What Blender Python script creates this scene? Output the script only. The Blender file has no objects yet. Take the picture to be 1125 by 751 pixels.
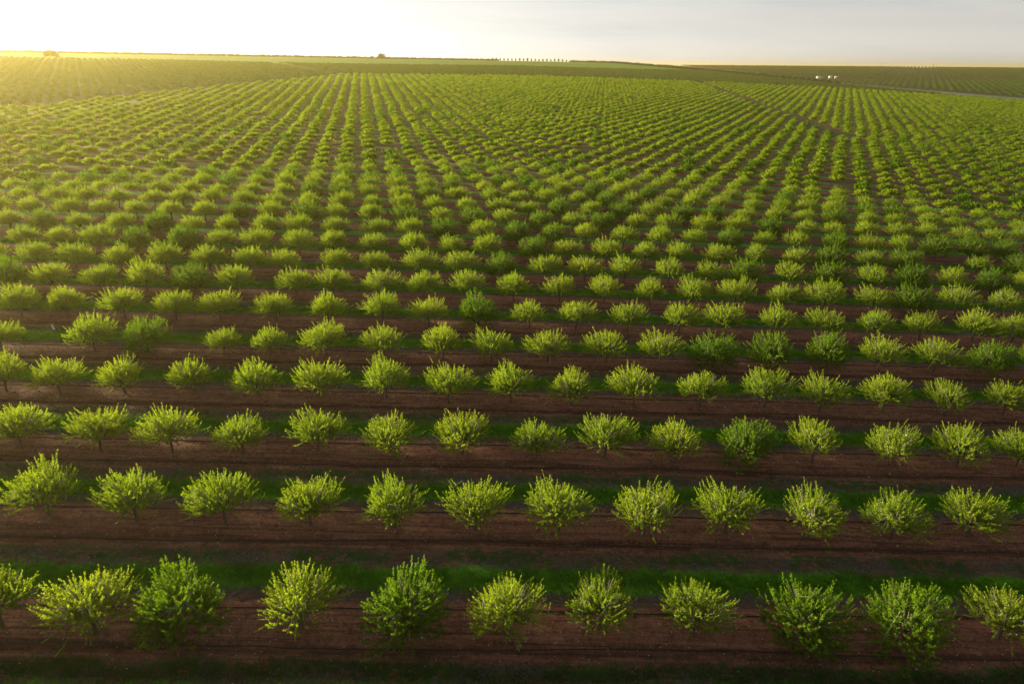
import bpy, math, random
import numpy as np
from mathutils import Vector, Matrix

R = math.radians
# light and air
SUN_AZ, SUN_EL, SUN, SUN_COL, SUN_ANG = -53.0, 8.5, 5.0, (1.0, .85, .50), 4.0
SKY, AIR, DUST, OZONE = .053, 1.0, .5, 1.0
CLOUD_SAT, CLOUD_BASE = .04, .94
HAZE, HCOL, HANIS = .00016, (1.0, .83, .33), .67  # real haze, but its golden tint and forward scatter also imitate lens glare
EXPO = 1.65
DENOISE = True
SHEDS = [(415, 992, 7.6, 5, 2.0, 'white shed below the far hillside, the left and widest of three', .25), (430, 992, 4.0, 4, 2.4, 'white shed below the far hillside, the middle of three', .1), (438.5, 993, 4.4, 4, 1.9, 'white shed below the far hillside, the right one of three', -.2)]
BUSH = (-391, 625)
rng = np.random.default_rng(7)
scene = bpy.context.scene
COL = scene.collection

# ------------------------------------------------------------------ camera numbers (24 mm drone lens)
CAMZ = 25.137
PITCH, ROLL = 0.385807, 0.0042744
FPX, PW, PH = 750.0, 1125.0, 751.0

# orchard lattice: trees every 5 m along a row, one row every 7.55 m
YAW = 0.0175734
U = np.array([5*math.cos(YAW), 5*math.sin(YAW)])
V = np.array([-1.5442585, 7.5551438])
O = np.array([-0.4532069, 26.1151825])
LAT = np.linalg.inv(np.array([U, V]).T)        # world xy -> (i, row)
NB = LAT[1]                                    # row number = NB . (p - O)

# ------------------------------------------------------------------ terrain
_ty = np.array([-400,-100,0,26,50,80,115,150,200,260,300,430,530,950,1500,3000,9000.])
_tz = np.array([-40,-31,-27.6,-26.3,-25.14,-24.05,-22.8,-21.6,-20.2,-18.8,-17.6,-13.4,-10.3,2.7,20,60,200.])
_gy = np.arange(-600, 4001, 4.0)
_gz = np.interp(_gy, _ty, _tz)
_k = np.exp(-0.5*(np.arange(-8, 9)/3.0)**2); _k /= _k.sum()
_gz = np.convolve(np.pad(_gz, 8, mode='edge'), _k, mode='valid')

def edge_x(Y):
    return np.where(Y > 508, 359-(Y-508)*0.33, 359+(508-Y)*2.0)

def softmin(a, b, k):
    m = np.minimum(a, b)
    return m-k*np.log(np.exp(-(a-m)/k)+np.exp(-(b-m)/k))

def hill(X, Y):
    X = np.asarray(X, float); Y = np.asarray(Y, float)
    z = np.interp(Y, _gy, _gz)
    z = z-0.0312*X-0.304/2500*X*X/(1+(X/90)**2)
    z = z+0.35*np.sin(X/61+0.7)*np.sin(Y/83)*np.clip((Y-110)/150, 0, 1)
    cap = CAP0-0.009*X-0.012*np.maximum(0, np.hypot(X, Y)-1150)
    z = softmin(z, cap, 1.2)
    zr = -25+0.0225*(Y/1.065-530)
    zr = softmin(zr, 2.6-0.006*X-0.03*np.maximum(0, Y-1650), 1.0)
    t = np.clip((X-edge_x(Y))/80, 0, 1); t = t*t*(3-2*t)
    return z*(1-t)+zr*t+CAMZ
CAP0 = 4.9

def rowcoord(X, Y):
    return NB[0]*(X-O[0])+NB[1]*(Y-O[1])

def left_edge(Y):
    return np.where(Y > 235, -167+(Y-235)*0.185, -167-(235-Y)*0.185)
def far_edge(X):
    return np.interp(X, [-116, 0, 150, 250, 300, 359], [511, 565, 600, 590, 553, 508])
def grass_edge(X):
    return np.interp(X, [-700, -342, 0, 200, 400], [470, 600, 790, 880, 900])
def track_x(Y):
    return np.interp(Y, [236, 312, 615], [113, 122, 153])

def relief(X, Y):
    """berm under every row, wheel ruts and small lumps, fading out with distance"""
    b = rowcoord(X, Y); fr = (b+0.5) % 1.0-0.5
    w = np.clip((260-np.hypot(X, Y))/150, 0, 1)
    berm = 0.20*np.exp(-(fr/0.17)**2)
    ruts = -0.05*np.exp(-((fr+0.16)/0.03)**2)-0.05*np.exp(-((fr+0.33)/0.025)**2)-0.04*np.exp(-((fr-0.27)/0.03)**2)
    n = 0.025*np.sin(X*1.7+3*np.sin(Y*.7))*np.sin(Y*2.3+2*np.sin(X*.9))+0.02*np.sin(X*4.1+Y*1.3)*np.sin(Y*5.7-X*.6)
    return w*(berm+ruts+n)

def ground_z(X, Y):
    return hill(X, Y)+relief(np.asarray(X, float), np.asarray(Y, float))

# ------------------------------------------------------------------ helpers
def tag(o, label=None, cat=None, group=None, kind=None):
    if label: o['label'] = label
    if cat: o['category'] = cat
    if group: o['group'] = group
    if kind: o['kind'] = kind
    return o

def mesh_from(name, verts, faces4=None, mat=None, faces3=None, smooth=False, attrs=None):
    verts = np.asarray(verts, np.float32).reshape(-1, 3)
    me = bpy.data.meshes.new(name)
    me.vertices.add(len(verts)); me.vertices.foreach_set('co', verts.ravel())
    idx, starts, n = [], [], 0
    if faces4 is not None and len(faces4):
        f = np.asarray(faces4, np.int32).reshape(-1, 4); idx.append(f.ravel()); starts.append(n+4*np.arange(len(f))); n += f.size
    if faces3 is not None and len(faces3):
        f = np.asarray(faces3, np.int32).reshape(-1, 3); idx.append(f.ravel()); starts.append(n+3*np.arange(len(f))); n += f.size
    idx = np.concatenate(idx).astype(np.int32); starts = np.concatenate(starts).astype(np.int32)
    me.loops.add(len(idx)); me.loops.foreach_set('vertex_index', idx)
    me.polygons.add(len(starts)); me.polygons.foreach_set('loop_start', starts)
    if smooth: me.polygons.foreach_set('use_smooth', np.ones(len(starts), bool))
    for an, av in (attrs or {}).items():
        a = me.attributes.new(an, 'FLOAT', 'POINT'); a.data.foreach_set('value', np.asarray(av, np.float32))
    me.update(calc_edges=True)
    if mat: me.materials.append(mat)
    return me

def link(name, me, parent=None, loc=None):
    o = bpy.data.objects.new(name, me); COL.objects.link(o)
    if parent: o.parent = parent
    if loc is not None: o.location = loc
    return o

class Tubes:
    def __init__(s): s.v = []; s.f = []; s.n = 0
    def add(s, pts, rad, k=6, cap=True):
        pts = np.asarray(pts, float); m = len(pts)
        rad = np.broadcast_to(np.asarray(rad, float), (m,))
        t = np.gradient(pts, axis=0); t /= np.linalg.norm(t, axis=1)[:, None]+1e-9
        ref = np.array([0, 0, 1.]) if abs(t[0][2]) < 0.9 else np.array([1., 0, 0])
        a = np.cross(t, ref); a /= np.linalg.norm(a, axis=1)[:, None]+1e-9
        b = np.cross(t, a)
        ang = np.arange(k)*2*math.pi/k
        ring = pts[:, None, :]+rad[:, None, None]*(np.cos(ang)[None, :, None]*a[:, None, :]+np.sin(ang)[None, :, None]*b[:, None, :])
        s.v.append(ring.reshape(-1, 3))
        i = np.arange(m-1)[:, None]*k+s.n; j = np.arange(k)[None, :]; j2 = (j+1) % k
        s.f.append(np.stack([i+j, i+j2, i+k+j2, i+k+j], -1).reshape(-1, 4))
        s.n += m*k
    def mesh(s, name, mat, smooth=True):
        return mesh_from(name, np.concatenate(s.v), np.concatenate(s.f), mat, smooth=smooth)

def boxes(name, lst, mat):
    v, f, n = [], [], 0
    for (x0, x1, y0, y1, z0, z1) in lst:
        v += [(x0,y0,z0),(x1,y0,z0),(x1,y1,z0),(x0,y1,z0),(x0,y0,z1),(x1,y0,z1),(x1,y1,z1),(x0,y1,z1)]
        f += [[n+a for a in q] for q in ((0,3,2,1),(4,5,6,7),(0,1,5,4),(1,2,6,5),(2,3,7,6),(3,0,4,7))]; n += 8
    return mesh_from(name, v, f, mat)

# ------------------------------------------------------------------ materials
def new_mat(name):
    m = bpy.data.materials.new(name); m.use_nodes = True
    nt = m.node_tree; nt.nodes.clear()
    out = nt.nodes.new('ShaderNodeOutputMaterial')
    return m, nt, out
class N:
    """tiny node-building shorthand"""
    def __init__(s, nt): s.nt = nt
    def new(s, t, **kw):
        n = s.nt.nodes.new(t)
        for k, v in kw.items(): setattr(n, k, v)
        return n
    def put(s, sock, v):
        if isinstance(v, bpy.types.NodeSocket): s.nt.links.new(v, sock)
        else: sock.default_value = v
    def math(s, op, a, b=0.0, c=None, clamp=False):
        n = s.new('ShaderNodeMath', operation=op, use_clamp=clamp); s.put(n.inputs[0], a); s.put(n.inputs[1], b)
        if c is not None: s.put(n.inputs[2], c)
        return n.outputs[0]
    def mix(s, f, a, b):
        n = s.new('ShaderNodeMix', data_type='RGBA'); s.put(n.inputs[0], f)
        s.put(n.inputs[6], a if isinstance(a, bpy.types.NodeSocket) else (*a, 1)); s.put(n.inputs[7], b if isinstance(b, bpy.types.NodeSocket) else (*b, 1))
        return n.outputs[2]
    def noise(s, vec, scale, detail=3, rough=0.55, dist=0.0):
        n = s.new('ShaderNodeTexNoise'); n.inputs['Scale'].default_value = scale; n.inputs['Detail'].default_value = detail
        n.inputs['Roughness'].default_value = rough; n.inputs['Distortion'].default_value = dist
        if vec is not None: s.nt.links.new(vec, n.inputs['Vector'])
        return n.outputs[0]
    def ramp(s, f, a, b):
        n = s.new('ShaderNodeMapRange', interpolation_type='SMOOTHSTEP'); s.put(n.inputs[0], f); s.put(n.inputs[1], a); s.put(n.inputs[2], b)
        return n.outputs[0]
    def link(s, a, b): s.nt.links.new(a, b)

def leaf_material(name, c_lo, c_hi, t_lo, t_hi, use_attr=False, trans=0.5):
    m, nt, out = new_mat(name); n = N(nt)
    geo = n.new('ShaderNodeNewGeometry')
    oi = n.new('ShaderNodeObjectInfo')
    nz = n.noise(geo.outputs['Position'], 1.3, 2)
    if use_attr:
        at = n.new('ShaderNodeAttribute', attribute_name='tint'); f = n.math('ADD', n.math('MULTIPLY', at.outputs['Fac'], 0.8), n.math('MULTIPLY', nz, 0.25), clamp=True)
    else:
        at = n.new('ShaderNodeAttribute', attribute_name='shoot_pos')
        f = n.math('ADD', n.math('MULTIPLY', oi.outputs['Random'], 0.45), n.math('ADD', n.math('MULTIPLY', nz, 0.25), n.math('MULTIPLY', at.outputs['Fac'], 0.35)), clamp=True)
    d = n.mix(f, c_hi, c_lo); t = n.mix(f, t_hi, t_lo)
    bd = n.new('ShaderNodeBsdfDiffuse'); n.link(d, bd.inputs[0])
    bt = n.new('ShaderNodeBsdfTranslucent'); n.link(t, bt.inputs[0])
    mx = n.new('ShaderNodeMixShader'); mx.inputs[0].default_value = trans
    n.link(bd.outputs[0], mx.inputs[1]); n.link(bt.outputs[0], mx.inputs[2])
    gl = n.new('ShaderNodeBsdfGlossy'); gl.inputs['Roughness'].default_value = 0.5; gl.inputs[0].default_value = (0.8, 0.95, 0.5, 1)
    mg = n.new('ShaderNodeMixShader'); mg.inputs[0].default_value = 0.02
    n.link(mx.outputs[0], mg.inputs[1]); n.link(gl.outputs[0], mg.inputs[2])
    n.link(mg.outputs[0], out.inputs[0])
    return m

def plain_material(name, col, rough=0.8, var=0.0, scale=5.0, spec=0.3):
    m, nt, out = new_mat(name); n = N(nt)
    b = n.new('ShaderNodeBsdfPrincipled'); b.inputs['Roughness'].default_value = rough; b.inputs['Specular IOR Level'].default_value = spec
    geo = n.new('ShaderNodeNewGeometry')
    nz = n.noise(geo.outputs['Position'], scale, 4)
    f = n.math('MULTIPLY', nz, 1.0)
    lo = tuple(c*(1-var) for c in col); hi = tuple(min(1, c*(1+var)) for c in col)
    n.link(n.mix(f, lo, hi), b.inputs['Base Color']); n.link(b.outputs[0], out.inputs[0])
    return m

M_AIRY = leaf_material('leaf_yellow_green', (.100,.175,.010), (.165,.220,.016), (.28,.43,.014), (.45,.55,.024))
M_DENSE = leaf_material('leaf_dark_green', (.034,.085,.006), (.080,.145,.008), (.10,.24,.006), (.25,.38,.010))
M_MIX = leaf_material('leaf_far_orchard', (.034,.090,.006), (.138,.195,.012), (.10,.25,.006), (.38,.49,.018), use_attr=True)
M_YOUNG = leaf_material('leaf_young_orchard', (.040,.070,.030), (.078,.110,.036), (.06,.11,.024), (.105,.155,.032), use_attr=True)
M_HILL = leaf_material('leaf_hillside', (.028,.055,.038), (.050,.130,.020), (.02,.045,.024), (.09,.21,.016), use_attr=True, trans=.35)
M_BARK = plain_material('bark', (.10,.075,.06), .9, .4, 9)
M_TWIG = plain_material('pale_twig', (.30,.26,.21), .8, .3, 20)
M_PETAL = plain_material('white_blossom', (.80,.74,.72), .7, .1, 30)
M_HOSE = plain_material('black_hose', (.012,.012,.013), .5, .2, 3)
M_WHITE = plain_material('white_paint', (.62,.61,.59), .6, .06, 3)
M_TIN = plain_material('pale_tin_roof', (.5,.5,.5), .5, .1, 2)
M_DOOR = plain_material('dark_opening', (.05,.05,.05), .8, .2, 2)
M_POLE = plain_material('pole_wood', (.10,.085,.07), .9, .3, 4)

def blade_material(name, lo, hi, tr=0.35):
    m, nt, out = new_mat(name); n = N(nt)
    geo = n.new('ShaderNodeNewGeometry')
    c = n.mix(n.ramp(n.noise(geo.outputs['Position'], .9, 4), .3, .7), lo, hi)
    bd = n.new('ShaderNodeBsdfDiffuse'); n.link(c, bd.inputs[0]); bt = n.new('ShaderNodeBsdfTranslucent'); n.link(c, bt.inputs[0])
    mx = n.new('ShaderNodeMixShader'); mx.inputs[0].default_value = tr
    n.link(bd.outputs[0], mx.inputs[1]); n.link(bt.outputs[0], mx.inputs[2]); n.link(mx.outputs[0], out.inputs[0])
    return m
M_GRASS = blade_material('green_grass', (.055,.195,.009), (.110,.300,.018))
M_WEED = blade_material('dry_weeds', (.07,.065,.035), (.13,.115,.075), .2)
M_STONE = plain_material('pale_chips', (.55,.51,.47), .9, .3, 40)

def ground_material():
    m, nt, out = new_mat('orchard_ground'); n = N(nt)
    geo = n.new('ShaderNodeNewGeometry'); pos = geo.outputs['Position']
    dot = n.new('ShaderNodeVectorMath', operation='DOT_PRODUCT'); n.link(pos, dot.inputs[0]); dot.inputs[1].default_value = (NB[0], NB[1], 0)
    b0 = n.math('SUBTRACT', dot.outputs['Value'], float(NB @ O))
    w1 = n.math('MULTIPLY', n.math('SUBTRACT', n.noise(pos, .35, 4), .5), .16)
    w2 = n.math('MULTIPLY', n.math('SUBTRACT', n.noise(pos, 3.0, 4), .5), .09)
    b = n.math('ADD', b0, n.math('ADD', w1, w2))
    fr = n.math('FRACT', b)                               # 0 at the tree row, growing away from the camera
    # stretched noise along the rows: wheel lines, raked soil
    mp = n.new('ShaderNodeMapping'); mp.inputs['Scale'].default_value = (0.10, 1.6, 1.0); n.link(pos, mp.inputs['Vector'])
    streak = n.noise(mp.outputs[0], 2.2, 5, .65)
    mp2 = n.new('ShaderNodeMapping'); mp2.inputs['Scale'].default_value = (0.035, 3.2, 1.0); n.link(pos, mp2.inputs['Vector'])
    lines = n.noise(mp2.outputs[0], 2.0, 3, .5)
    fine = n.noise(pos, 7.0, 6, .7)
    big = n.noise(pos, .12, 3)
    soil = n.mix(n.ramp(streak, .3, .7), (.135,.050,.035), (.300,.126,.090))
    mott = n.noise(pos, 1.7, 6, .7)
    soil = n.mix(n.math('MULTIPLY', n.ramp(mott, .52, .70), .6), soil, (.29,.165,.128))
    soil = n.mix(n.math('MULTIPLY', n.ramp(mott, .48, .34), .6), soil, (.055,.022,.016))
    soil = n.mix(n.math('MULTIPLY', n.ramp(lines, .56, .68), .65), soil, (.040,.016,.012))
    soil = n.mix(n.math('MULTIPLY', n.ramp(lines, .42, .32), .5), soil, (.21,.100,.075))
    soil = n.mix(n.math('MULTIPLY', n.ramp(fine, .45, .75), .55), soil, (.20,.115,.085))
    soil = n.mix(n.math('MULTIPLY', n.ramp(fine, .55, .25), .7), soil, (.030,.017,.013))
    dead = n.mix(n.ramp(fine, .3, .7), (.056,.051,.047), (.130,.119,.108))
    dead = n.mix(n.ramp(n.noise(pos, .8, 4), .45, .7), dead, (.075,.060,.045))
    grass = n.mix(n.ramp(n.noise(pos, 1.4, 5, .6), .3, .7), (.058,.195,.010), (.105,.285,.018))
    grass = n.mix(n.math('MULTIPLY', n.ramp(big, .5, .75), .35), grass, (.085,.12,.03))
    # bands across one row spacing
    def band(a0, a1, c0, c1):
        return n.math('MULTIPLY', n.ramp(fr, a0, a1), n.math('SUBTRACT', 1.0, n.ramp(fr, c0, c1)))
    c = soil
    c = n.mix(n.math('MULTIPLY', band(.20, .30, .70, .80), n.ramp(n.noise(pos, .55, 5, .65), .28, .58)), c, dead)
    gp = n.ramp(n.math('ADD', n.noise(pos, 1.9, 5, .7), n.math('MULTIPLY', band(.36, .46, .50, .60), .45)), .42, .60)
    c = n.mix(n.math('MULTIPLY', band(.33, .38, .57, .63), gp), c, grass)
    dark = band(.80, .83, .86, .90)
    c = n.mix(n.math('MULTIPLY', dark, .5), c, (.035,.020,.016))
    gd = n.math('MULTIPLY', band(.60, .66, .74, .80), n.ramp(n.noise(pos, .22, 4, .6), .42, .54))
    c = n.mix(n.math('MULTIPLY', gd, n.ramp(n.noise(pos, 2.2, 4), .35, .6)), c, (.030,.085,.014))
    # pale chips and fallen petals lying on the soil
    vo = n.new('ShaderNodeTexVoronoi'); vo.inputs['Scale'].default_value = 2.6; n.link(pos, vo.inputs['Vector'])
    sp = n.math('LESS_THAN', vo.outputs['Distance'], .055)
    c = n.mix(n.math('MULTIPLY', sp, n.ramp(n.noise(pos, .6, 2), .42, .6)), c, (.34,.31,.28))
    # the other fields
    zg = n.new('ShaderNodeAttribute', attribute_name='zone_grass'); zm = n.new('ShaderNodeAttribute', attribute_name='zone_main'); zh = n.new('ShaderNodeAttribute', attribute_name='zone_valley')
    far_n = n.noise(pos, .03, 4)
    fallow = n.mix(far_n, (.030,.052,.012), (.050,.070,.018))
    bright = n.mix(far_n, (.045,.155,.003), (.085,.215,.005))
    valley = n.mix(far_n, (.012,.022,.013), (.022,.034,.019))
    o = n.mix(zh.outputs['Fac'], fallow, valley)
    o = n.mix(zg.outputs['Fac'], o, bright)
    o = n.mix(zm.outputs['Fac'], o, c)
    bs = n.new('ShaderNodeBsdfPrincipled'); bs.inputs['Roughness'].default_value = .95; bs.inputs['Specular IOR Level'].default_value = .12
    n.link(o, bs.inputs['Base Color'])
    bh = n.math('ADD', n.math('MULTIPLY', fine, .6), n.math('ADD', n.math('MULTIPLY', streak, .6), n.math('MULTIPLY', n.noise(pos, 22, 3), .25)))
    bp = n.new('ShaderNodeBump'); bp.inputs['Strength'].default_value = .9; bp.inputs['Distance'].default_value = .15
    n.link(bh, bp.inputs['Height']); n.link(bp.outputs[0], bs.inputs['Normal'])
    n.link(bs.outputs[0], out.inputs[0])
    return m
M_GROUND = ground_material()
M_TRACK = plain_material('dirt_track', (.050,.042,.025), .95, .35, .6)
M_ROAD = plain_material('gravel_road', (.075,.085,.075), .95, .2, .3)

# ------------------------------------------------------------------ ground: one sheet to the horizon
def axis(lo, f0, f1, hi, fine, coarse, mid_lo, mid_hi):
    a = list(np.arange(f0, f1, fine)); step = fine; x = a[-1]
    while x < hi:
        step = min(step*1.10, coarse) if x < mid_hi else step*1.15
        x += step; a.append(x)
    step = fine; x = a[0]; pre = []
    while x > lo:
        step = min(step*1.10, coarse) if x > mid_lo else step*1.15
        x -= step; pre.append(x)
    return np.array(pre[::-1]+a)
xs = axis(-5000, -48, 48, 5000, .5, 7, -700, 900)
ys = axis(-600, 18, 85, 6000, .2, 6, 0, 1700)
GX, GY = np.meshgrid(xs, ys)
GZ = ground_z(GX, GY)
nx, ny = len(xs), len(ys)
ii = (np.arange(ny-1)[:, None]*nx+np.arange(nx-1)[None, :]).ravel()
def sstep(x, a, b):
    t = np.clip((x-a)/(b-a), 0, 1); return t*t*(3-2*t)
z_val = sstep(GX-edge_x(GY), 0, 25)
z_main = sstep(GX-left_edge(GY), 0, 6)*(1-sstep(GY-far_edge(GX), -6, 2))*(1-z_val)
z_grass = sstep(GY-grass_edge(GX), -6, 8)*(1-z_val)
ground = link('ground', mesh_from('ground', np.stack([GX, GY, GZ], -1), np.stack([ii, ii+1, ii+nx+1, ii+nx], -1), M_GROUND, smooth=True,
    attrs={'zone_main': z_main.ravel(), 'zone_grass': z_grass.ravel(), 'zone_valley': z_val.ravel()}))
tag(ground, kind='structure')

def strip(name, pts, width, mat, lift=.10, step=3.0):
    pts = np.asarray(pts, float)
    seg = np.linalg.norm(np.diff(pts, axis=0), axis=1); s = np.concatenate([[0], np.cumsum(seg)])
    q = np.arange(0, s[-1], step); P = np.stack([np.interp(q, s, pts[:, 0]), np.interp(q, s, pts[:, 1])], -1)
    for _ in range(6): P[1:-1] = (P[:-2]+P[1:-1]*2+P[2:])/4
    T = np.gradient(P, axis=0); T /= np.linalg.norm(T, axis=1)[:, None]; S = np.stack([T[:, 1], -T[:, 0]], -1)
    off = np.linspace(-.5, .5, 5)*width
    Q = P[:, None, :]+S[:, None, :]*off[None, :, None]
    Z = hill(Q[..., 0], Q[..., 1])+lift
    m, k = Q.shape[:2]
    i = (np.arange(m-1)[:, None]*k+np.arange(k-1)[None, :]).ravel()
    o = link(name, mesh_from(name, np.concatenate([Q, Z[..., None]], -1), np.stack([i, i+1, i+k+1, i+k], -1), mat, smooth=True))
    return tag(o, kind='structure')
ly = np.arange(180, 512, 10.0)
strip('track', np.stack([left_edge(ly)-4, ly], -1), 6, M_TRACK)
strip('track', [(-118, 513), (-150, 560), (-180, 610), (-214, 661), (-260, 700)], 6, M_TRACK)
tyy = np.arange(236, 612, 10.0)
strip('track', np.stack([track_x(tyy), tyy], -1), 5, M_TRACK)
def road_x(Y):
    return np.interp(Y, [470, 585, 717, 832, 900], [432, 412, 392, 377, 372])
ryy = np.arange(440, 860, 8.0)
strip('road', np.stack([road_x(ryy), ryy], -1), 20, M_ROAD, .14)

# ------------------------------------------------------------------ tree shapes
def unit(a): return a/(np.linalg.norm(a, axis=-1, keepdims=True)+1e-9)

def shoots_for(r, n, rx, rz, zc, low, lmin, lmax, inner=.25):
    """start and tip of n upright arching shoots of an open vase crown"""
    az = r.uniform(0, 2*math.pi, n)
    lump = 1+.13*np.sin(az*2+r.uniform(0, 6))+.10*np.sin(az*3+r.uniform(0, 6))
    el = np.arcsin(r.uniform(math.sin(low), 1, n))
    d = np.stack([np.cos(az)*np.cos(el), np.sin(az)*np.cos(el), np.sin(el)], -1)
    ex = np.stack([d[:, 0]*rx, d[:, 1]*rx, d[:, 2]*rz], -1)*lump[:, None]
    k = r.uniform(.78, 1.08, n); k = np.where(r.random(n) < inner, k*r.uniform(.55, .8, n), k)
    k = np.where(r.random(n) < .06, k*r.uniform(1.06, 1.20, n), k)
    tip = np.array([0, 0, zc])+ex*k[:, None]
    L = r.uniform(lmin, lmax, n)
    dirn = unit(unit(ex)*.8+np.array([0, 0, .38])+r.normal(0, .18, (n, 3)))
    start = tip-dirn*L[:, None]
    start[:, :2] = np.where(np.linalg.norm(start[:, :2], axis=1)[:, None] > np.linalg.norm(tip[:, :2], axis=1)[:, None], tip[:, :2]*.6, start[:, :2])
    return start, tip

def leaves_on(r, start, tip, per_m, ll, lw):
    """folded leaf blades spiralling along each shoot"""
    L = np.linalg.norm(tip-start, axis=1)
    cnt = np.maximum(6, (L*per_m).astype(int))
    s = np.repeat(np.arange(len(L)), cnt)
    t = r.uniform(.02, 1.0, len(s))
    ax = unit(tip-start)[s]
    bow = np.array([0, 0, -1.])*(.10*L[s]*4*t*(1-t))[:, None]
    p = start[s]+(tip-start)[s]*t[:, None]+bow
    rv = unit(np.cross(ax, r.normal(0, 1, (len(s), 3))))
    spread = (.80-.35*t)
    d = unit(ax*.55+rv*spread[:, None]+np.array([0, 0, .12]))
    w = unit(np.cross(d, ax+r.normal(0, .25, (len(s), 3))))
    l = ll*r.uniform(.7, 1.25, len(s))*(1.05-.3*t); ww = lw*r.uniform(.8, 1.2, len(s))
    m = p+d*(l*.5)[:, None]
    v = np.stack([p, m+w*(ww*.5)[:, None], p+d*l[:, None], m-w*(ww*.5)[:, None]], 1)
    return v.reshape(-1, 3), np.repeat(t, 4)

def spindles(r, start, tip, width, cross=2):
    """far away a leafy shoot is a pair of crossed leaf sprays"""
    ax = unit(tip-start); a = unit(np.cross(ax, r.normal(0, 1, ax.shape))); out = []
    for c in range(cross):
        b = a if c == 0 else np.cross(ax, a)
        w = width*r.uniform(.7, 1.3, len(ax))[:, None]
        m = start+(tip-start)*.6
        out.append(np.stack([start, m+b*w*.5, tip, m-b*w*.5], 1))
    return np.concatenate(out).reshape(-1, 3)

def make_tree_meshes(seed, dense):
    r = np.random.default_rng(seed)
    th = r.uniform(.80, 1.02)
    T = Tubes(); lean = r.uniform(-.06, .06, 2)
    fork = np.array([lean[0], lean[1], th])
    T.add([(0, 0, -.25), (lean[0]*.3, lean[1]*.3, th*.5), fork, fork+(0, 0, .12)], [.11, .085, .085, .05], 7)
    tw = Tubes(); nl = r.integers(4, 6); az0 = r.uniform(0, 6.28); ends = []
    for k in range(nl):
        a = az0+k*2*math.pi/nl+r.uniform(-.3, .3); e = r.uniform(.75, 1.1); Lm = r.uniform(.8, 1.1)
        d = np.array([math.cos(a)*math.cos(e), math.sin(a)*math.cos(e), math.sin(e)])
        p1 = fork+d*Lm*.5+(0, 0, -.03); p2 = fork+d*Lm+(0, 0, .10)
        T.add([fork-(0, 0, .05), p1, p2], [.055, .042, .03], 6)
        for q in range(3):
            a2 = a+(q-1)*.55+r.uniform(-.2, .2); e2 = r.uniform(.45, 1.1); L2 = r.uniform(.6, .9)
            d2 = np.array([math.cos(a2)*math.cos(e2), math.sin(a2)*math.cos(e2), math.sin(e2)])
            p3 = p2+d2*L2*.5; p4 = p2+d2*L2+(0, 0, .12)
            tw.add([p2, p3, p4], [.028, .021, .012], 5); ends += [p3, p4, p2]
    ends = np.array(ends)
    if dense:
        rx, rz, zc, low = r.uniform(1.95, 2.15), r.uniform(1.85, 2.1), 1.32, -.42
        st, tp = shoots_for(r, 520, rx, rz, zc, low, .45, .9, .40)
        lv, shoot_pos = leaves_on(r, st, tp, 56, .125, .050)
    else:
        rx, rz, zc, low = r.uniform(1.70, 1.98), r.uniform(1.50, 1.82), 1.40, .10
        st, tp = shoots_for(r, 380, rx, rz, zc, low, .42, .90, .42)
        kk = r.random(len(st)) < .10; tp[kk] += (tp[kk]-st[kk])*r.uniform(.2, .5, (kk.sum(), 1))
        # a few long low side shoots that trail outwards
        n2 = int(r.integers(12, 30)); a = r.uniform(0, 6.28, n2); rr = r.uniform(1.6, 2.45, n2)
        t2 = np.stack([np.cos(a)*rr, np.sin(a)*rr, r.uniform(1.0, 1.9, n2)], -1)
        s2 = np.stack([np.cos(a)*rr*.45, np.sin(a)*rr*.45, r.uniform(1.25, 1.6, n2)], -1)
        st = np.concatenate([st, s2]); tp = np.concatenate([tp, t2])
        lv, shoot_pos = leaves_on(r, st, tp, 62, .105, .042)
    for s, t in zip(st, tp):
        if r.random() > (.08 if dense else .20): continue
        e = ends[np.argmin(((ends-s)**2).sum(1)*(1+r.random(len(ends))*.3))]
        tw.add([e, s, s+(t-s)*.75], [.014, .010, .004], 3)
    crown = mesh_from('crown', lv, np.arange(len(lv)).reshape(-1, 4), M_DENSE if dense else M_AIRY, attrs={'shoot_pos': 1-shoot_pos})  # leaf colour gets darker from shoot tip to base
    blossom = None
    if not dense:
        nb = int(r.integers(60, 330)); k = r.integers(0, len(st), nb); t = r.uniform(0, .45, nb)
        c = st[k]+(tp-st)[k]*t[:, None]+r.normal(0, .05, (nb, 3))
        c = c[(c[:, 2] < 2.6)]
        a = unit(r.normal(0, 1, c.shape)); b = unit(np.cross(a, r.normal(0, 1, c.shape))); h = r.uniform(.018, .036, (len(c), 1))
        q = np.stack([c-a*h, c-b*h, c+a*h, c+b*h], 1).reshape(-1, 3)
        blossom = mesh_from('blossom', q, np.arange(len(q)).reshape(-1, 4), M_PETAL)
    return dict(trunk=T.mesh('trunk', M_BARK), twigs=tw.mesh('twigs', M_TWIG), crown=crown, blossom=blossom, dense=dense)

AIRY = [make_tree_meshes(100+k, False) for k in range(13)]
DENSE = [make_tree_meshes(200+k, True) for k in range(6)]

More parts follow.
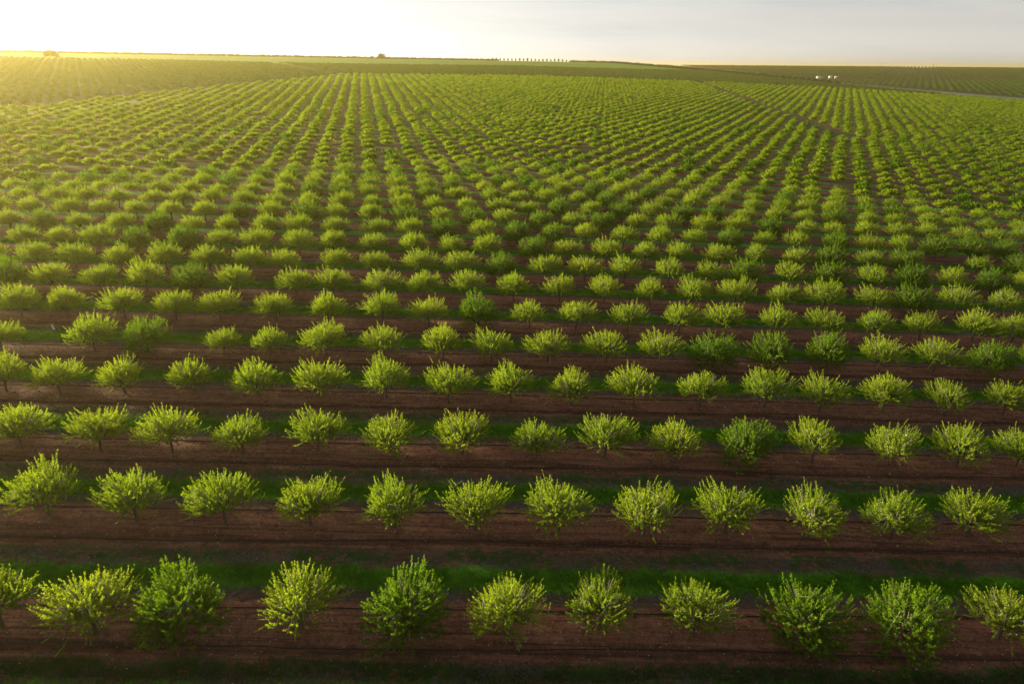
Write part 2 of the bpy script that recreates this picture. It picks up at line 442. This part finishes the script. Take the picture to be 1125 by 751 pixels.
# ------------------------------------------------------------------ where the trees stand
MEASURED = {   # first lattice index and photo column of every trunk in the nearest eight rows (0: the gap where a tree is missing)
 0: (-5, [2, 108, 207, 331, 449, 557, 660, 762, 872, 983, 1090]),
 1: (-5, [54, 151, 248, 342, 433, 522, 614, 707, 797, 886, 977, 1062]),
 2: (-6, [25, 111, 190, 268, 350, 430, 508, 590, 664, 742, 819, 892, 976, 1050, 1115]),
 3: (-7, [8, 67, 138, 214, 285, 352, 425, 493, 561, 628, 696, 768, 839, 900, 968, 1037, 1101]),
 4: (-8, [2, 0, 105, 165, 246, 298, 359, 423, 487, 540, 602, 666, 724, 783, 846, 907, 965, 1025, 1086]),
 5: (-8, [20, 72, 134, 191, 240, 302, 359, 419, 471, 526, 582, 633, 690, 747, 797, 854, 907, 962, 1013, 1071, 1115]),
 6: (-9, [5, 55, 109, 159, 211, 260, 324, 365, 418, 465, 515, 565, 615, 664, 715, 763, 810, 862, 907, 960, 1004, 1052, 1104]),
 7: (-9, [37, 81, 131, 181, 228, 274, 311, 367, 414, 461, 506, 551, 600, 643, 686, 735, 780, 820, 867, 912, 960, 1004, 1046, 1091]),
}
DENSE_PX = [(200,660),(449,650),(872,655),(983,660),(819,482),(165,370),(783,380),(846,385),(907,388),(1086,394),(526,340),(5,300),(211,307),
 (1004,326),(1004,309),(912,305),(820,301),(551,290),(1091,312),(1027,271),(1062,273),(914,284),(914,266),(517,240),(332,236),(445,237),(45,242),
 (749,236),(784,236),(664,246),(680,235),(918,240),(600,330)]
SMALL_PX = [(246,366),(298,367)]
PALE_PX = [(1046,309)]

cp, sp_ = math.cos(PITCH), math.sin(PITCH)
def project(X, Y, Z):
    zz = Z-CAMZ
    d = Y*cp-zz*sp_; up = Y*sp_+zz*cp
    d = np.where(d < .1, np.nan, d)
    x = FPX*X/d; y = -FPX*up/d
    return PW/2+x*math.cos(ROLL)-y*math.sin(ROLL), PH/2+x*math.sin(ROLL)+y*math.cos(ROLL), d

I, J = np.meshgrid(np.arange(-75, 240), np.arange(-2, 78)); I = I.ravel(); J = J.ravel()
jr = np.random.default_rng(11)
off_u = jr.normal(0, .05, len(I)); off_v = jr.normal(0, .025, len(I))
P = O+(I+off_u)[:, None]*U+(J+off_v)[:, None]*V
alive = jr.random(len(I)) > .006
# beyond the track the block was planted half a spacing over
shift = (P[:, 1] > 236) & (P[:, 0] > track_x(P[:, 1]))
P[shift] += U*.42
for j, (i0, l) in MEASURED.items():
    for k, x in enumerate(l):
        w = np.nonzero((I == i0+k) & (J == j))[0]
        if not len(w): continue
        w = w[0]
        if x == 0:
            if j == 4 and k == 1: alive[w] = False
            continue
        px, py, d = project(P[w, 0], P[w, 1], float(hill(P[w, 0], P[w, 1]))+(1.85 if j >= 5 else 0.1))
        P[w] += U/5*(x-px)*d/FPX
        alive[w] = True
for ii_, dv_ in ((-4, -.05), (-3, -.10), (3, -.07), (4, -.06), (5, -.04)):
    P[(I == ii_) & (J == 0)] += V*dv_
X, Y = P[:, 0], P[:, 1]
keep = alive & (X > left_edge(Y)+3) & (Y < far_edge(X)-4) & (X < edge_x(Y)-14) & (Y > 8)
keep &= ~((np.abs(X-track_x(Y)) < 3.2) & (Y > 228))
wx = .78*Y+75
keep &= np.abs(X) < wx
X, Y, I, J = X[keep], Y[keep], I[keep], J[keep]
Z = ground_z(X, Y)
sx, sy, dep = project(X, Y, Z+2.0)
dist = np.sqrt(X**2+Y**2+(Z-CAMZ)**2)
tr = np.random.default_rng(23)
isdense = tr.random(len(X)) < np.where(J < 8, 0.0, np.where(J < 30, .17, .13))
size = np.clip(tr.normal(1.04, .038, len(X)), .92, 1.14)
tint = np.clip(tr.beta(2, 3.5, len(X)), 0, 1)
def nearest(px, py, tol=16):
    q = np.hypot(sx-px, (sy-py)*(.4 if py > 600 else 1.4)); k = int(np.nanargmin(q)); return k if q[k] < tol else None
for (px, py) in DENSE_PX:
    k = nearest(px, py, 40 if py > 600 else 22)
    if k is not None: isdense[k] = True; size[k] = max(size[k], 1.05)
for (px, py) in SMALL_PX:
    k = nearest(px, py)
    if k is not None: size[k] = .85
# measured widths of the front row
for xx, wd in ((109,100),(200,106),(331,95),(449,99),(557,86),(660,80),(762,88),(872,98),(985,100),(1090,84)):
    k = nearest(xx, 655, 30)
    if k is not None: size[k] = 1.05+.55*(wd/95.0-1)
hw = 1.3*FPX/dep
inframe = (sx > -hw) & (sx < PW+hw) & (sy > 40) & (sy < PH-10)
order = np.argsort(np.where(inframe, dist, 1e9))
single = np.zeros(len(X), bool); single[order[:300]] = True

# ------------------------------------------------------------------ the 300 nearest trees, each a thing with its parts
ONES = ['', 'first','second','third','fourth','fifth','sixth','seventh','eighth','ninth','tenth','eleventh','twelfth','thirteenth','fourteenth',
        'fifteenth','sixteenth','seventeenth','eighteenth','nineteenth']
def ordinal(n):
    if n < 20: return ONES[n]
    t = {2: ('twentieth', 'twenty'), 3: ('thirtieth', 'thirty'), 4: ('fortieth', 'forty')}[n//10]
    return t[0] if n % 10 == 0 else t[1]+'-'+ONES[n % 10]
for j in sorted(set(J[single])):
    row = np.nonzero(single & (J == j))[0]; row = row[np.argsort(sx[row])]
    for pos, k in enumerate(row, 1):
        dn = bool(isdense[k]); v = (DENSE if dn else AIRY)[int(tr.integers(0, 6 if dn else 13))]
        o = bpy.data.objects.new('orchard_tree', None); COL.objects.link(o)
        o.empty_display_size = .3
        o.location = (X[k], Y[k], Z[k]); o.rotation_euler = (tr.normal(0, .045), tr.normal(0, .045), tr.uniform(0, 6.283))
        s = size[k]; o.scale = (s, s, s*tr.uniform(.94, 1.06))
        rown = 'nearest row' if j == 0 else ordinal(int(j)+1)+' row from front'
        look = 'dense dark green tree' if dn else ('airy yellow-green tree with pale twigs' if v['blossom'] and len(v['blossom'].polygons) > 150 else 'open yellow-green tree')
        if size[k] < .90 and not dn: look = 'small sparse yellow-green tree'
        where = 'leftmost' if pos == 1 else ordinal(pos)+' from left'
        tag(o, f'{look}, {where} in the {rown}', 'tree', 'orchard trees planted in rows')
        tk = link('trunk', v['trunk'], o)
        tk2 = link('branches', v['twigs'], tk)
        link('crown', v['crown'], o)
        if v['blossom'] and j < 9: link('blossom', v['blossom'], o)

# ------------------------------------------------------------------ the rest of the orchard as one mass of trees
def merged_trees(name, xs_, ys_, zs_, sc, tn, dn, lods, mat, seed, label=None):
    r = np.random.default_rng(seed); VV, AT = [], []
    tv, tf, tn_ = [], [], 0
    for lo, hi, mk, nvar in lods:
        sel = np.nonzero((lo <= zs_[1]) & (zs_[1] < hi))[0]
        if not len(sel): continue
        tm = [mk(r, False) for _ in range(nvar)]; td = [mk(r, True) for _ in range(max(1, nvar//2))]
        for k in sel:
            t = (td[r.integers(len(td))] if dn[k] else tm[r.integers(len(tm))])
            a = r.uniform(0, 6.283); c, s = math.cos(a)*sc[k], math.sin(a)*sc[k]
            q = np.empty_like(t)
            q[:, 0] = t[:, 0]*c-t[:, 1]*s+xs_[k]; q[:, 1] = t[:, 0]*s+t[:, 1]*c+ys_[k]; q[:, 2] = t[:, 2]*sc[k]+zs_[0][k]
            VV.append(q.astype(np.float32)); AT.append(np.full(len(t), tn[k], np.float32))
    VV = np.concatenate(VV); AT = np.concatenate(AT)
    o = link(name, mesh_from(name, VV, np.arange(len(VV)).reshape(-1, 4), mat, attrs={'tint': AT}))
    return tag(o, label, 'trees', None, 'stuff')

def lod_hi(r, dense):
    if dense:
        st, tp = shoots_for(r, 520, 1.98, 1.9, 1.3, -.42, .45, .9, .40); return leaves_on(r, st, tp, 50, .125, .050)[0]
    st, tp = shoots_for(r, 390, 1.85, 1.62, 1.4, .10, .45, .95, .42); return leaves_on(r, st, tp, 56, .105, .042)[0]
def lod_leaf(r, dense):
    if dense:
        st, tp = shoots_for(r, 320, 1.95, 1.55, 1.3, -.40, .45, .9, .4); return leaves_on(r, st, tp, 12, .25, .10)[0]
    st, tp = shoots_for(r, 280, 1.84, 1.28, 1.42, .08, .40, .85, .42); return leaves_on(r, st, tp, 13, .21, .085)[0]
def lod_spray(n, w, cross):
    def f(r, dense):
        st, tp = shoots_for(r, n, 1.92 if dense else 1.86, 1.30 if dense else .98, 1.3 if dense else 1.45, -.30 if dense else .04, .45, .95, .40)
        return spindles(r, st, tp, w*(1.25 if dense else 1), cross)
    return f
def trunk_quads(h=.9, rad=.07):
    a = np.arange(5)*2*math.pi/4; p = np.stack([np.cos(a)*rad, np.sin(a)*rad], -1)
    return np.array([[[*p[i], -.1], [*p[i+1], -.1], [*p[i+1], h], [*p[i], h]] for i in range(4)]).reshape(-1, 3)
rest = ~single
merged_trees('orchard_trees', X[rest], Y[rest], (Z[rest], dist[rest]), size[rest],
    np.where(isdense[rest], .75+.25*tint[rest], tint[rest]*.62), isdense[rest],
    [(0, 80, lod_hi, 6), (80, 150, lod_leaf, 10), (150, 260, lod_spray(230, .17, 2), 10), (260, 400, lod_spray(130, .24, 2), 8), (400, 900, lod_spray(70, .34, 2), 8)],
    M_MIX, 31, 'remaining yellow-green orchard trees in long rows running away to the crest')

def lattice(x0, x1, y0, y1, du, dv, ang, jit, seed):
    r = np.random.default_rng(seed); m = int(max(x1-x0, y1-y0)*.75/min(du, dv))+2
    a, b = np.meshgrid(np.arange(-m, m), np.arange(-m, m)); a = a.ravel()*du; b = b.ravel()*dv
    x = (x0+x1)/2+a*math.cos(ang)-b*math.sin(ang)+r.normal(0, jit, len(a)); y = (y0+y1)/2+a*math.sin(ang)+b*math.cos(ang)+r.normal(0, jit, len(a))
    k = (x > x0) & (x < x1) & (y > y0) & (y < y1); return x[k], y[k], r
# younger, greyer orchards left of and beyond the main block
x, y, r = lattice(-760, 330, 130, 900, 4.0, 4.7, R(30.5), .35, 5)
le = left_edge(np.minimum(y, 511)); left = (x < le-9) & (y < grass_edge(x)-4)
beyond = (x >= le-9) & (y > far_edge(x)+9) & (y < grass_edge(x)-4) & (x < edge_x(y)-7)
trk = np.abs(x-np.interp(y, [513, 560, 610, 661, 700], [-118, -150, -180, -214, -260])) < 5
k = (left | (beyond & (x > le-9))) & ~(trk & (y > 505)) & (np.abs(x) < .80*y+90)
x, y = x[k], y[k]
merged_trees('young_orchard', x, y, (hill(x, y), np.hypot(x, y)), np.clip(r.normal(.82, .08, len(x)), .55, 1.05), r.beta(2, 2, len(x)), r.random(len(x)) < .2,
    [(0, 330, lod_spray(70, .36, 2), 8), (330, 1200, lod_spray(30, .5, 2), 8)], M_YOUNG, 41, 'hazy olive young orchard beyond the left edge of the bright green block')
# the hillside across the valley
x, y, r = lattice(150, 1500, 470, 1720, 7.0, 4.2, R(-29), .3, 6)
dx = x-edge_x(y); k = (dx > np.where(y > 600, -6, 5)) & (np.abs(x-road_x(y)) > 17) & (np.abs(x) < .80*y+80) & ~((y < 870) & (x < road_x(y)) & (y < 700)) & (np.abs(x) < .80*y+80) & ~((np.hypot((x-424)*.8, y-955) < 36))
x, y = x[k], y[k]
bord = (x-edge_x(y) < 20) & (y > 560)
merged_trees('hillside_orchard', x, y, (hill(x, y), np.hypot(x, y)), np.clip(r.normal(.95, .1, len(x)), .6, 1.2)*np.where(bord, 1.35, 1), bord*.7+ np.clip(r.normal(.14+.80*sstep(y-.25*(x-500), 800, 980), .12, len(x))-.25*((x > 470+(y-585)*.6) & (y < 900)), 0, 1), r.random(len(x)) < .3,
    [(0, 900, lod_spray(34, .5, 2), 6), (900, 2500, lod_spray(16, .75, 2), 6)], M_HILL, 42, 'dark green orchard rows covering the far hillside right of the crest')

# ------------------------------------------------------------------ grass, weeds, chips in the near alleys (nobody could count them)
M_LOWWEED = blade_material('low_weed', (.030,.075,.022), (.055,.125,.026), .25)
def tufts(name, mat, n, b_of, x_half, h0, h1, w, seed, rows, label):
    r = np.random.default_rng(seed); VV = []
    for j in rows:
        yc = O[1]+j*V[1]; xh = min(x_half, .75*yc+12); m = int(n*xh/60)
        x = r.uniform(-xh, xh, m); b = j+b_of(r, m)
        wob = .07*np.sin(x*.35+j*2)+.05*np.sin(x*1.1+j)
        y = O[1]+(b+wob*.35-NB[0]*(x-O[0]))/NB[1]
        z = ground_z(x, y)-.01
        for q in range(3):
            a = r.uniform(0, 6.283, m); h = r.uniform(h0, h1, m); lean = r.normal(0, .45, (m, 2))*h[:, None]
            ox, oy = r.normal(0, .05, m), r.normal(0, .05, m); ww = w*r.uniform(.6, 1.3, m)
            c, s = np.cos(a)*ww, np.sin(a)*ww
            VV.append(np.stack([np.stack([x+ox-c, y+oy-s, z], -1), np.stack([x+ox+c, y+oy+s, z], -1), np.stack([x+ox+lean[:, 0], y+oy+lean[:, 1], z+h], -1)], 1))
    VV = np.concatenate(VV).reshape(-1, 3)
    o = link(name, mesh_from(name, VV, None, mat, faces3=np.arange(len(VV)).reshape(-1, 3)))
    tag(o, label, 'grass', None, 'stuff')
tufts('grass', M_GRASS, 26000, lambda r, m: np.clip(r.normal(.475, .065, m), .33, .63), 75, .08, .22, .022, 51, range(-1, 9), 'short bright green grass growing in strips between the tree rows')
tufts('low_weeds', M_LOWWEED, 22000, lambda r, m: r.normal(.69, .045, m), 60, .06, .16, .020, 55, range(-1, 0), 'dark green low weeds in the strip along the bottom edge')
tufts('dry_weeds', M_WEED, 9000, lambda r, m: np.where(r.random(m) < .35, r.normal(.31, .035, m), r.normal(.70, .05, m)), 70, .05, .16, .014, 52, range(-1, 7), 'grey mown weeds lying along both sides of the green strips')
tufts('soil_weeds', M_WEED, 2600, lambda r, m: r.uniform(-.25, .25, m), 60, .05, .14, .018, 54, range(-1, 5), 'sparse dry stalks scattered over the red soil')

def chips():
    r = np.random.default_rng(53); n = 9000
    j = r.integers(-1, 6, n); x = r.uniform(-45, 45, n); b = j+r.normal(0, .2, n)
    y = O[1]+(b-NB[0]*(x-O[0]))/NB[1]; z = ground_z(x, y)
    s = r.uniform(.010, .034, n)*np.where(r.random(n) < .02, 2.0, 1)
    oc = np.array([(1,0,0),(0,1,0),(-1,0,0),(0,-1,0),(0,0,.7),(0,0,-.7)], float)
    a = r.uniform(0, 6.28, n); v = oc[None]*s[:, None, None]*r.uniform(.7, 1.4, (n, 6, 1))
    c, sn = np.cos(a)[:, None], np.sin(a)[:, None]
    v = np.stack([v[..., 0]*c-v[..., 1]*sn+x[:, None], v[..., 0]*sn+v[..., 1]*c+y[:, None], v[..., 2]+(z+s*.3)[:, None]], -1).reshape(-1, 3)
    f = np.array([(0,1,4),(1,2,4),(2,3,4),(3,0,4),(1,0,5),(2,1,5),(3,2,5),(0,3,5)])
    F = (f[None]+6*np.arange(n)[:, None, None]).reshape(-1, 3)
    o = link('soil_chips', mesh_from('soil_chips', v, None, M_STONE, faces3=F)); tag(o, 'pale stones and fallen petals scattered on the red soil', 'stones', None, 'stuff')
chips()
def clods():
    r = np.random.default_rng(57); n = 16000
    j = r.integers(-1, 7, n); x = r.uniform(-52, 52, n); b = j+r.normal(-.03, .16, n)
    y = O[1]+(b-NB[0]*(x-O[0]))/NB[1]; z = ground_z(x, y)
    s = np.clip(r.lognormal(-3.35, .45, n), .015, .11)
    oc = np.array([(1,0,0),(0,1,0),(-1,0,0),(0,-1,0),(0,0,.8),(0,0,-.7)], float)
    a = r.uniform(0, 6.28, n); v = oc[None]*s[:, None, None]*r.uniform(.6, 1.5, (n, 6, 1))
    c, sn = np.cos(a)[:, None], np.sin(a)[:, None]
    v = np.stack([v[..., 0]*c-v[..., 1]*sn+x[:, None], v[..., 0]*sn+v[..., 1]*c+y[:, None], v[..., 2]+(z+s*.25)[:, None]], -1).reshape(-1, 3)
    f = np.array([(0,1,4),(1,2,4),(2,3,4),(3,0,4),(1,0,5),(2,1,5),(3,2,5),(0,3,5)])
    F = (f[None]+6*np.arange(n)[:, None, None]).reshape(-1, 3)
    o = link('soil_clods', mesh_from('soil_clods', v, None, M_CLOD, faces3=F)); tag(o, 'red brown clods of earth lying along the tree rows', 'soil', None, 'stuff')
M_CLOD = plain_material('red_clods', (.20,.095,.068), .95, .6, 6, .1)
clods()

# ------------------------------------------------------------------ drip hoses along the nearest rows
NAMES = ['nearest', 'second', 'third', 'fourth', 'fifth']
for j in range(0, 5):
    for side, bb in (('camera', -.145), ('far', .185)):
        r = np.random.default_rng(60+j*2+(bb > 0))
        x = np.arange(-34-6*j, 34+6*j, .8); wob = np.cumsum(r.normal(0, .02, len(x))); wob -= np.linspace(0, wob[-1], len(x))
        b = j+bb+.012*np.sin(x*.21+r.uniform(0, 6))+wob*.10
        y = O[1]+(b-NB[0]*(x-O[0]))/NB[1]; z = ground_z(x, y)+.025
        t = Tubes(); t.add(np.stack([x, y, z], -1), .028, 6)
        o = link('drip_hose', t.mesh('drip_hose', M_HOSE))
        tag(o, f'black drip hose lying on soil along the {side} side of the {NAMES[j]} tree row', 'hose', 'drip hoses along the tree rows')

# ------------------------------------------------------------------ white stake where a tree is missing
def unproject(px, py):
    dx, dy = px-PW/2, py-PH/2; c, s = math.cos(ROLL), math.sin(ROLL)
    a = (dx*c+dy*s)/FPX; u = -(-dx*s+dy*c)/FPX
    return np.array([a, cp+u*sp_, -sp_+u*cp])
STAKE = (-43.6, 60.6)
zz = float(ground_z(*STAKE))
st = bpy.data.objects.new('tree_guard', None); COL.objects.link(st); st.location = (*STAKE, zz); st.rotation_euler = (0, R(-7), R(20))
tag(st, 'small white tree guard on a stake in the gap where a tree is missing', 'tree guard')
t = Tubes(); t.add([(0, 0, .05), (0, 0, .30), (0, 0, .58)], [.12, .115, .12], 10); link('sleeve', t.mesh('sleeve', M_WHITE), st)
t = Tubes(); t.add([(.12, 0, -.2), (.12, 0, .4), (.12, 0, .72)], .02, 6); link('stake', t.mesh('stake', M_POLE), st)

# ------------------------------------------------------------------ white sheds at the foot of the far hillside
def shed(x, y, w, d, h, label, rot, rh=.8, door=True):
    e = bpy.data.objects.new('shed', None); COL.objects.link(e); e.location = (x, y, float(hill(x, y))); e.rotation_euler = (0, 0, rot)
    tag(e, label, 'shed', 'white sheds below the far hillside')
    link('wall', boxes('wall', [(-w/2, w/2, -d/2, d/2, -1.5, h)], M_WHITE), e)
    o = .3; v = [(-w/2-o, -d/2-o, h), (w/2+o, -d/2-o, h), (w/2+o, 0, h+rh), (-w/2-o, 0, h+rh), (w/2+o, d/2+o, h), (-w/2-o, d/2+o, h)]
    v2 = [(a, b, c+.12) for a, b, c in v]; v = [(a, b, c+.003) for a, b, c in v]
    f4 = [(6,7,8,9),(9,8,10,11),(0,3,2,1),(3,5,4,2),(0,1,7,6),(5,11,10,4),(1,2,8,7),(2,4,10,8),(3,0,6,9),(5,3,9,11)]
    link('roof', mesh_from('roof', v+v2, f4, M_TIN), e)
    if door: link('door', boxes('door', [(w*.15, w*.15+1.6, -d/2-.06, -d/2-.01, -.1, 2.2)], M_DOOR), e)
for a in SHEDS: shed(*a)

# ------------------------------------------------------------------ the crest: lone trees, the skyline row and hedge line
def crest(px, lo=450, hi=1250):
    d = unproject(px, 75); d = d[:2]/np.linalg.norm(d[:2]); q = np.arange(lo, hi, 2.0)
    z = hill(d[0]*q, d[1]*q); k = int(np.argmax((z-CAMZ)/q)); return d*q[k], float(z[k]), q[k]
def crown_tree(name, label, x, y, w, h, seed, dense=True, mat=None, group=None, n=420, sw=.9):
    r = np.random.default_rng(seed)
    e = bpy.data.objects.new(name, None); COL.objects.link(e); e.location = (x, y, float(hill(x, y))); tag(e, label, 'tree', group)
    t = Tubes(); t.add([(0, 0, -.4), (.05*h, 0, h*.3), (0, .04*h, h*.7)], [h*.045, h*.035, h*.012], 7)
    for q in range(4):
        a = q*1.6+r.uniform(-.3, .3); t.add([(0, 0, h*.28), (math.cos(a)*w*.2, math.sin(a)*w*.2, h*.5), (math.cos(a)*w*.33, math.sin(a)*w*.33, h*.66)], [h*.022, h*.016, h*.006], 5)
    link('trunk', t.mesh('trunk', M_BARK), e)
    st_, tp_ = shoots_for(r, n, w*.5, h*.62, h*.36, -.5, h*.10, h*.22, .45)
    link('crown', mesh_from('crown', spindles(r, st_, tp_, sw, 2), np.arange(n*8).reshape(-1, 4), mat or M_HILLTREE, attrs={'tint': np.full(n*8, .8)}), e)
M_HILLTREE = leaf_material('leaf_far_tree', (.010,.016,.006), (.018,.026,.009), (.010,.02,.004), (.018,.03,.006), use_attr=True, trans=.2)
p, z, q = crest(420); crown_tree('round_tree', 'lone dark round tree standing up on the crest skyline', p[0], p[1], 10.5, 7.0, 71)
x, y = BUSH; crown_tree('spreading_tree', 'broad low tree alone in the yellow-green field near the left edge', x, y, 11.5, 6.3, 72)
SK = np.linspace(541, 622, 20)
protos = []
for k, px in enumerate(SK):
    p, z, q = crest(px); r = np.random.default_rng(300+k)
    p = p*(1+.002*r.normal())
    if k < 4:
        n0 = len(COL.objects); crown_tree('skyline_tree', 'small tree in the evenly spaced row along the crest skyline', p[0], p[1], 2.6, 3.8, 80+k, group='row of trees on the crest skyline', n=110, sw=.7)
        e = [o for o in COL.objects if o.name.startswith('skyline_tree')][-1]; protos.append(e)
    else:
        src = protos[k % 4]; e = src.copy(); COL.objects.link(e); e.location = (p[0], p[1], float(hill(p[0], p[1])))
        e.rotation_euler = (0, 0, r.uniform(0, 6.28)); s = r.uniform(.8, 1.15); e.scale = (s, s, s*r.uniform(.85, 1.1))
        for ch in src.children:
            c = ch.copy(); COL.objects.link(c); c.parent = e
def hedge(name, label, px0, px1, n, h, seed):
    r = np.random.default_rng(seed); VV = []
    for k in range(n):
        p, z, q = crest(px0+(px1-px0)*(k+r.uniform(0, 1))/n)
        hh = h*r.uniform(.6, 1.2); st_, tp_ = shoots_for(r, 22, 2.2, hh, .2, -.1, .6, 1.4, .4)
        v = spindles(r, st_, tp_, .9, 2)+np.array([p[0]*(1+.003*r.normal()), p[1]*(1+.003*r.normal()), z]); VV.append(v)
    VV = np.concatenate(VV); o = link(name, mesh_from(name, VV, np.arange(len(VV)).reshape(-1, 4), M_HILLTREE, attrs={'tint': np.full(len(VV), .6)}))
    tag(o, label, 'hedge', None, 'stuff')
hedge('hedge', 'thin dark hedge line on the crest left of the skyline row', -40, 548, 1000, 2.6, 91)
hedge('hedge', 'thin dark hedge line on the crest right of the skyline row', 626, 705, 160, 2.8, 92)

for px, lab in ((968, 'thin wooden pole on the far ridge, the left one of two'), (1025, 'thin wooden pole on the far ridge, the right one of two')):
    p, z, q = crest(px, 1100, 1700)
    e = bpy.data.objects.new('utility_pole', None); COL.objects.link(e); e.location = (p[0], p[1], float(hill(p[0], p[1]))); tag(e, lab, 'pole', 'poles on the far ridge')
    t = Tubes(); t.add([(0, 0, -1), (0, 0, 5), (0, 0, 11)], [.25, .22, .18], 8); link('post', t.mesh('post', M_POLE), e)
    link('crossarm', boxes('crossarm', [(-1.2, 1.2, .22, .40, 10.0, 10.25)], M_POLE), e)

# ------------------------------------------------------------------ air
if HAZE > 0:
    hz, nt, out = new_mat('haze'); n = N(nt)
    pv = n.new('ShaderNodeVolumePrincipled'); pv.inputs['Density'].default_value = HAZE; pv.inputs['Color'].default_value = (*HCOL, 1); pv.inputs['Anisotropy'].default_value = HANIS
    n.link(pv.outputs[0], out.inputs['Volume'])
    gz0, gz1 = float(GZ.min())-2, CAMZ+14
    ho = link('haze', boxes('haze', [(-6000, 6000, -1500, 7000, gz0, gz1)], hz)); tag(ho, kind='stuff', label='thin haze over the whole orchard, tinted gold to imitate lens glare', cat='haze')
    ho.visible_shadow = True

# ------------------------------------------------------------------ sky and sun
w = bpy.data.worlds.new('World'); scene.world = w; w.use_nodes = True
nt = w.node_tree; nt.nodes.clear(); n = N(nt)
out = nt.nodes.new('ShaderNodeOutputWorld'); bg = nt.nodes.new('ShaderNodeBackground'); bg.inputs['Strength'].default_value = SKY
sk = nt.nodes.new('ShaderNodeTexSky'); sk.sky_type = 'NISHITA'; sk.sun_disc = False; sk.sun_elevation = R(SUN_EL); sk.sun_rotation = R(SUN_AZ)
sk.air_density = AIR; sk.dust_density = DUST; sk.ozone_density = OZONE; sk.altitude = 200
tc = nt.nodes.new('ShaderNodeTexCoord')
mp = nt.nodes.new('ShaderNodeMapping'); mp.inputs['Scale'].default_value = (2.2, 2.2, 26); n.link(tc.outputs['Generated'], mp.inputs['Vector'])
cl = n.ramp(n.noise(mp.outputs[0], 1.4, 6, .6, .6), .48, .80)
hsv = nt.nodes.new('ShaderNodeHueSaturation'); hsv.inputs['Saturation'].default_value = CLOUD_SAT; hsv.inputs['Value'].default_value = 1.0; n.link(sk.outputs[0], hsv.inputs['Color'])
veil = n.mix(CLOUD_BASE, sk.outputs[0], hsv.outputs[0])
mp2 = nt.nodes.new('ShaderNodeMapping'); mp2.inputs['Scale'].default_value = (1.0, 1.0, 7.0); mp2.inputs['Rotation'].default_value = (.05, .12, .4); n.link(tc.outputs['Generated'], mp2.inputs['Vector'])
cl2 = n.ramp(n.noise(mp2.outputs[0], 2.6, 5, .55, .8), .42, .70)
mul = nt.nodes.new('ShaderNodeMix'); mul.data_type = 'RGBA'; mul.blend_type = 'MULTIPLY'
n.put(mul.inputs[0], 1.0); n.put(mul.inputs[6], veil)
n.put(mul.inputs[7], n.mix(n.math('ADD', n.math('MULTIPLY', cl, .45), n.math('MULTIPLY', cl2, .55)), (1.04, 1.02, 1.0), (.84, .865, .88)))
n.link(mul.outputs[2], bg.inputs['Color']); n.link(bg.outputs[0], out.inputs[0])

sun = bpy.data.lights.new('sun', 'SUN'); sun.energy = SUN; sun.angle = R(SUN_ANG); sun.color = SUN_COL
so = bpy.data.objects.new('sun', sun); COL.objects.link(so)
az, el = R(SUN_AZ), R(SUN_EL)
to_sun = Vector((math.sin(az)*math.cos(el), math.cos(az)*math.cos(el), math.sin(el)))
so.rotation_euler = to_sun.to_track_quat('Z', 'Y').to_euler()

# ------------------------------------------------------------------ camera
cam = bpy.data.cameras.new('camera'); cam.sensor_width = 36; cam.lens = FPX/PW*36; cam.clip_start = .5; cam.clip_end = 12000
co = bpy.data.objects.new('camera', cam); COL.objects.link(co)
f = Vector((0, cp, -sp_)); up0 = Vector((0, sp_, cp)); rt = Vector((1, 0, 0))
c, s = math.cos(ROLL), math.sin(ROLL)
rt2 = rt*c+up0*s; up2 = up0*c-rt*s
co.matrix_world = Matrix(((rt2.x, up2.x, -f.x, 0), (rt2.y, up2.y, -f.y, 0), (rt2.z, up2.z, -f.z, CAMZ), (0, 0, 0, 1)))
scene.camera = co

vs = scene.view_settings; vs.view_transform = 'Standard'; vs.look = 'None'; vs.gamma = 1; vs.exposure = EXPO; vs.use_curve_mapping = False
cy = scene.cycles
cy.use_denoising = DENOISE; cy.use_adaptive_sampling = False; cy.denoiser = 'OPENIMAGEDENOISE'
cy.max_bounces = 6; cy.diffuse_bounces = 3; cy.glossy_bounces = 2; cy.transmission_bounces = 4; cy.volume_bounces = 0; cy.transparent_max_bounces = 6
cy.caustics_reflective = False; cy.caustics_refractive = False; cy.sample_clamp_indirect = 6
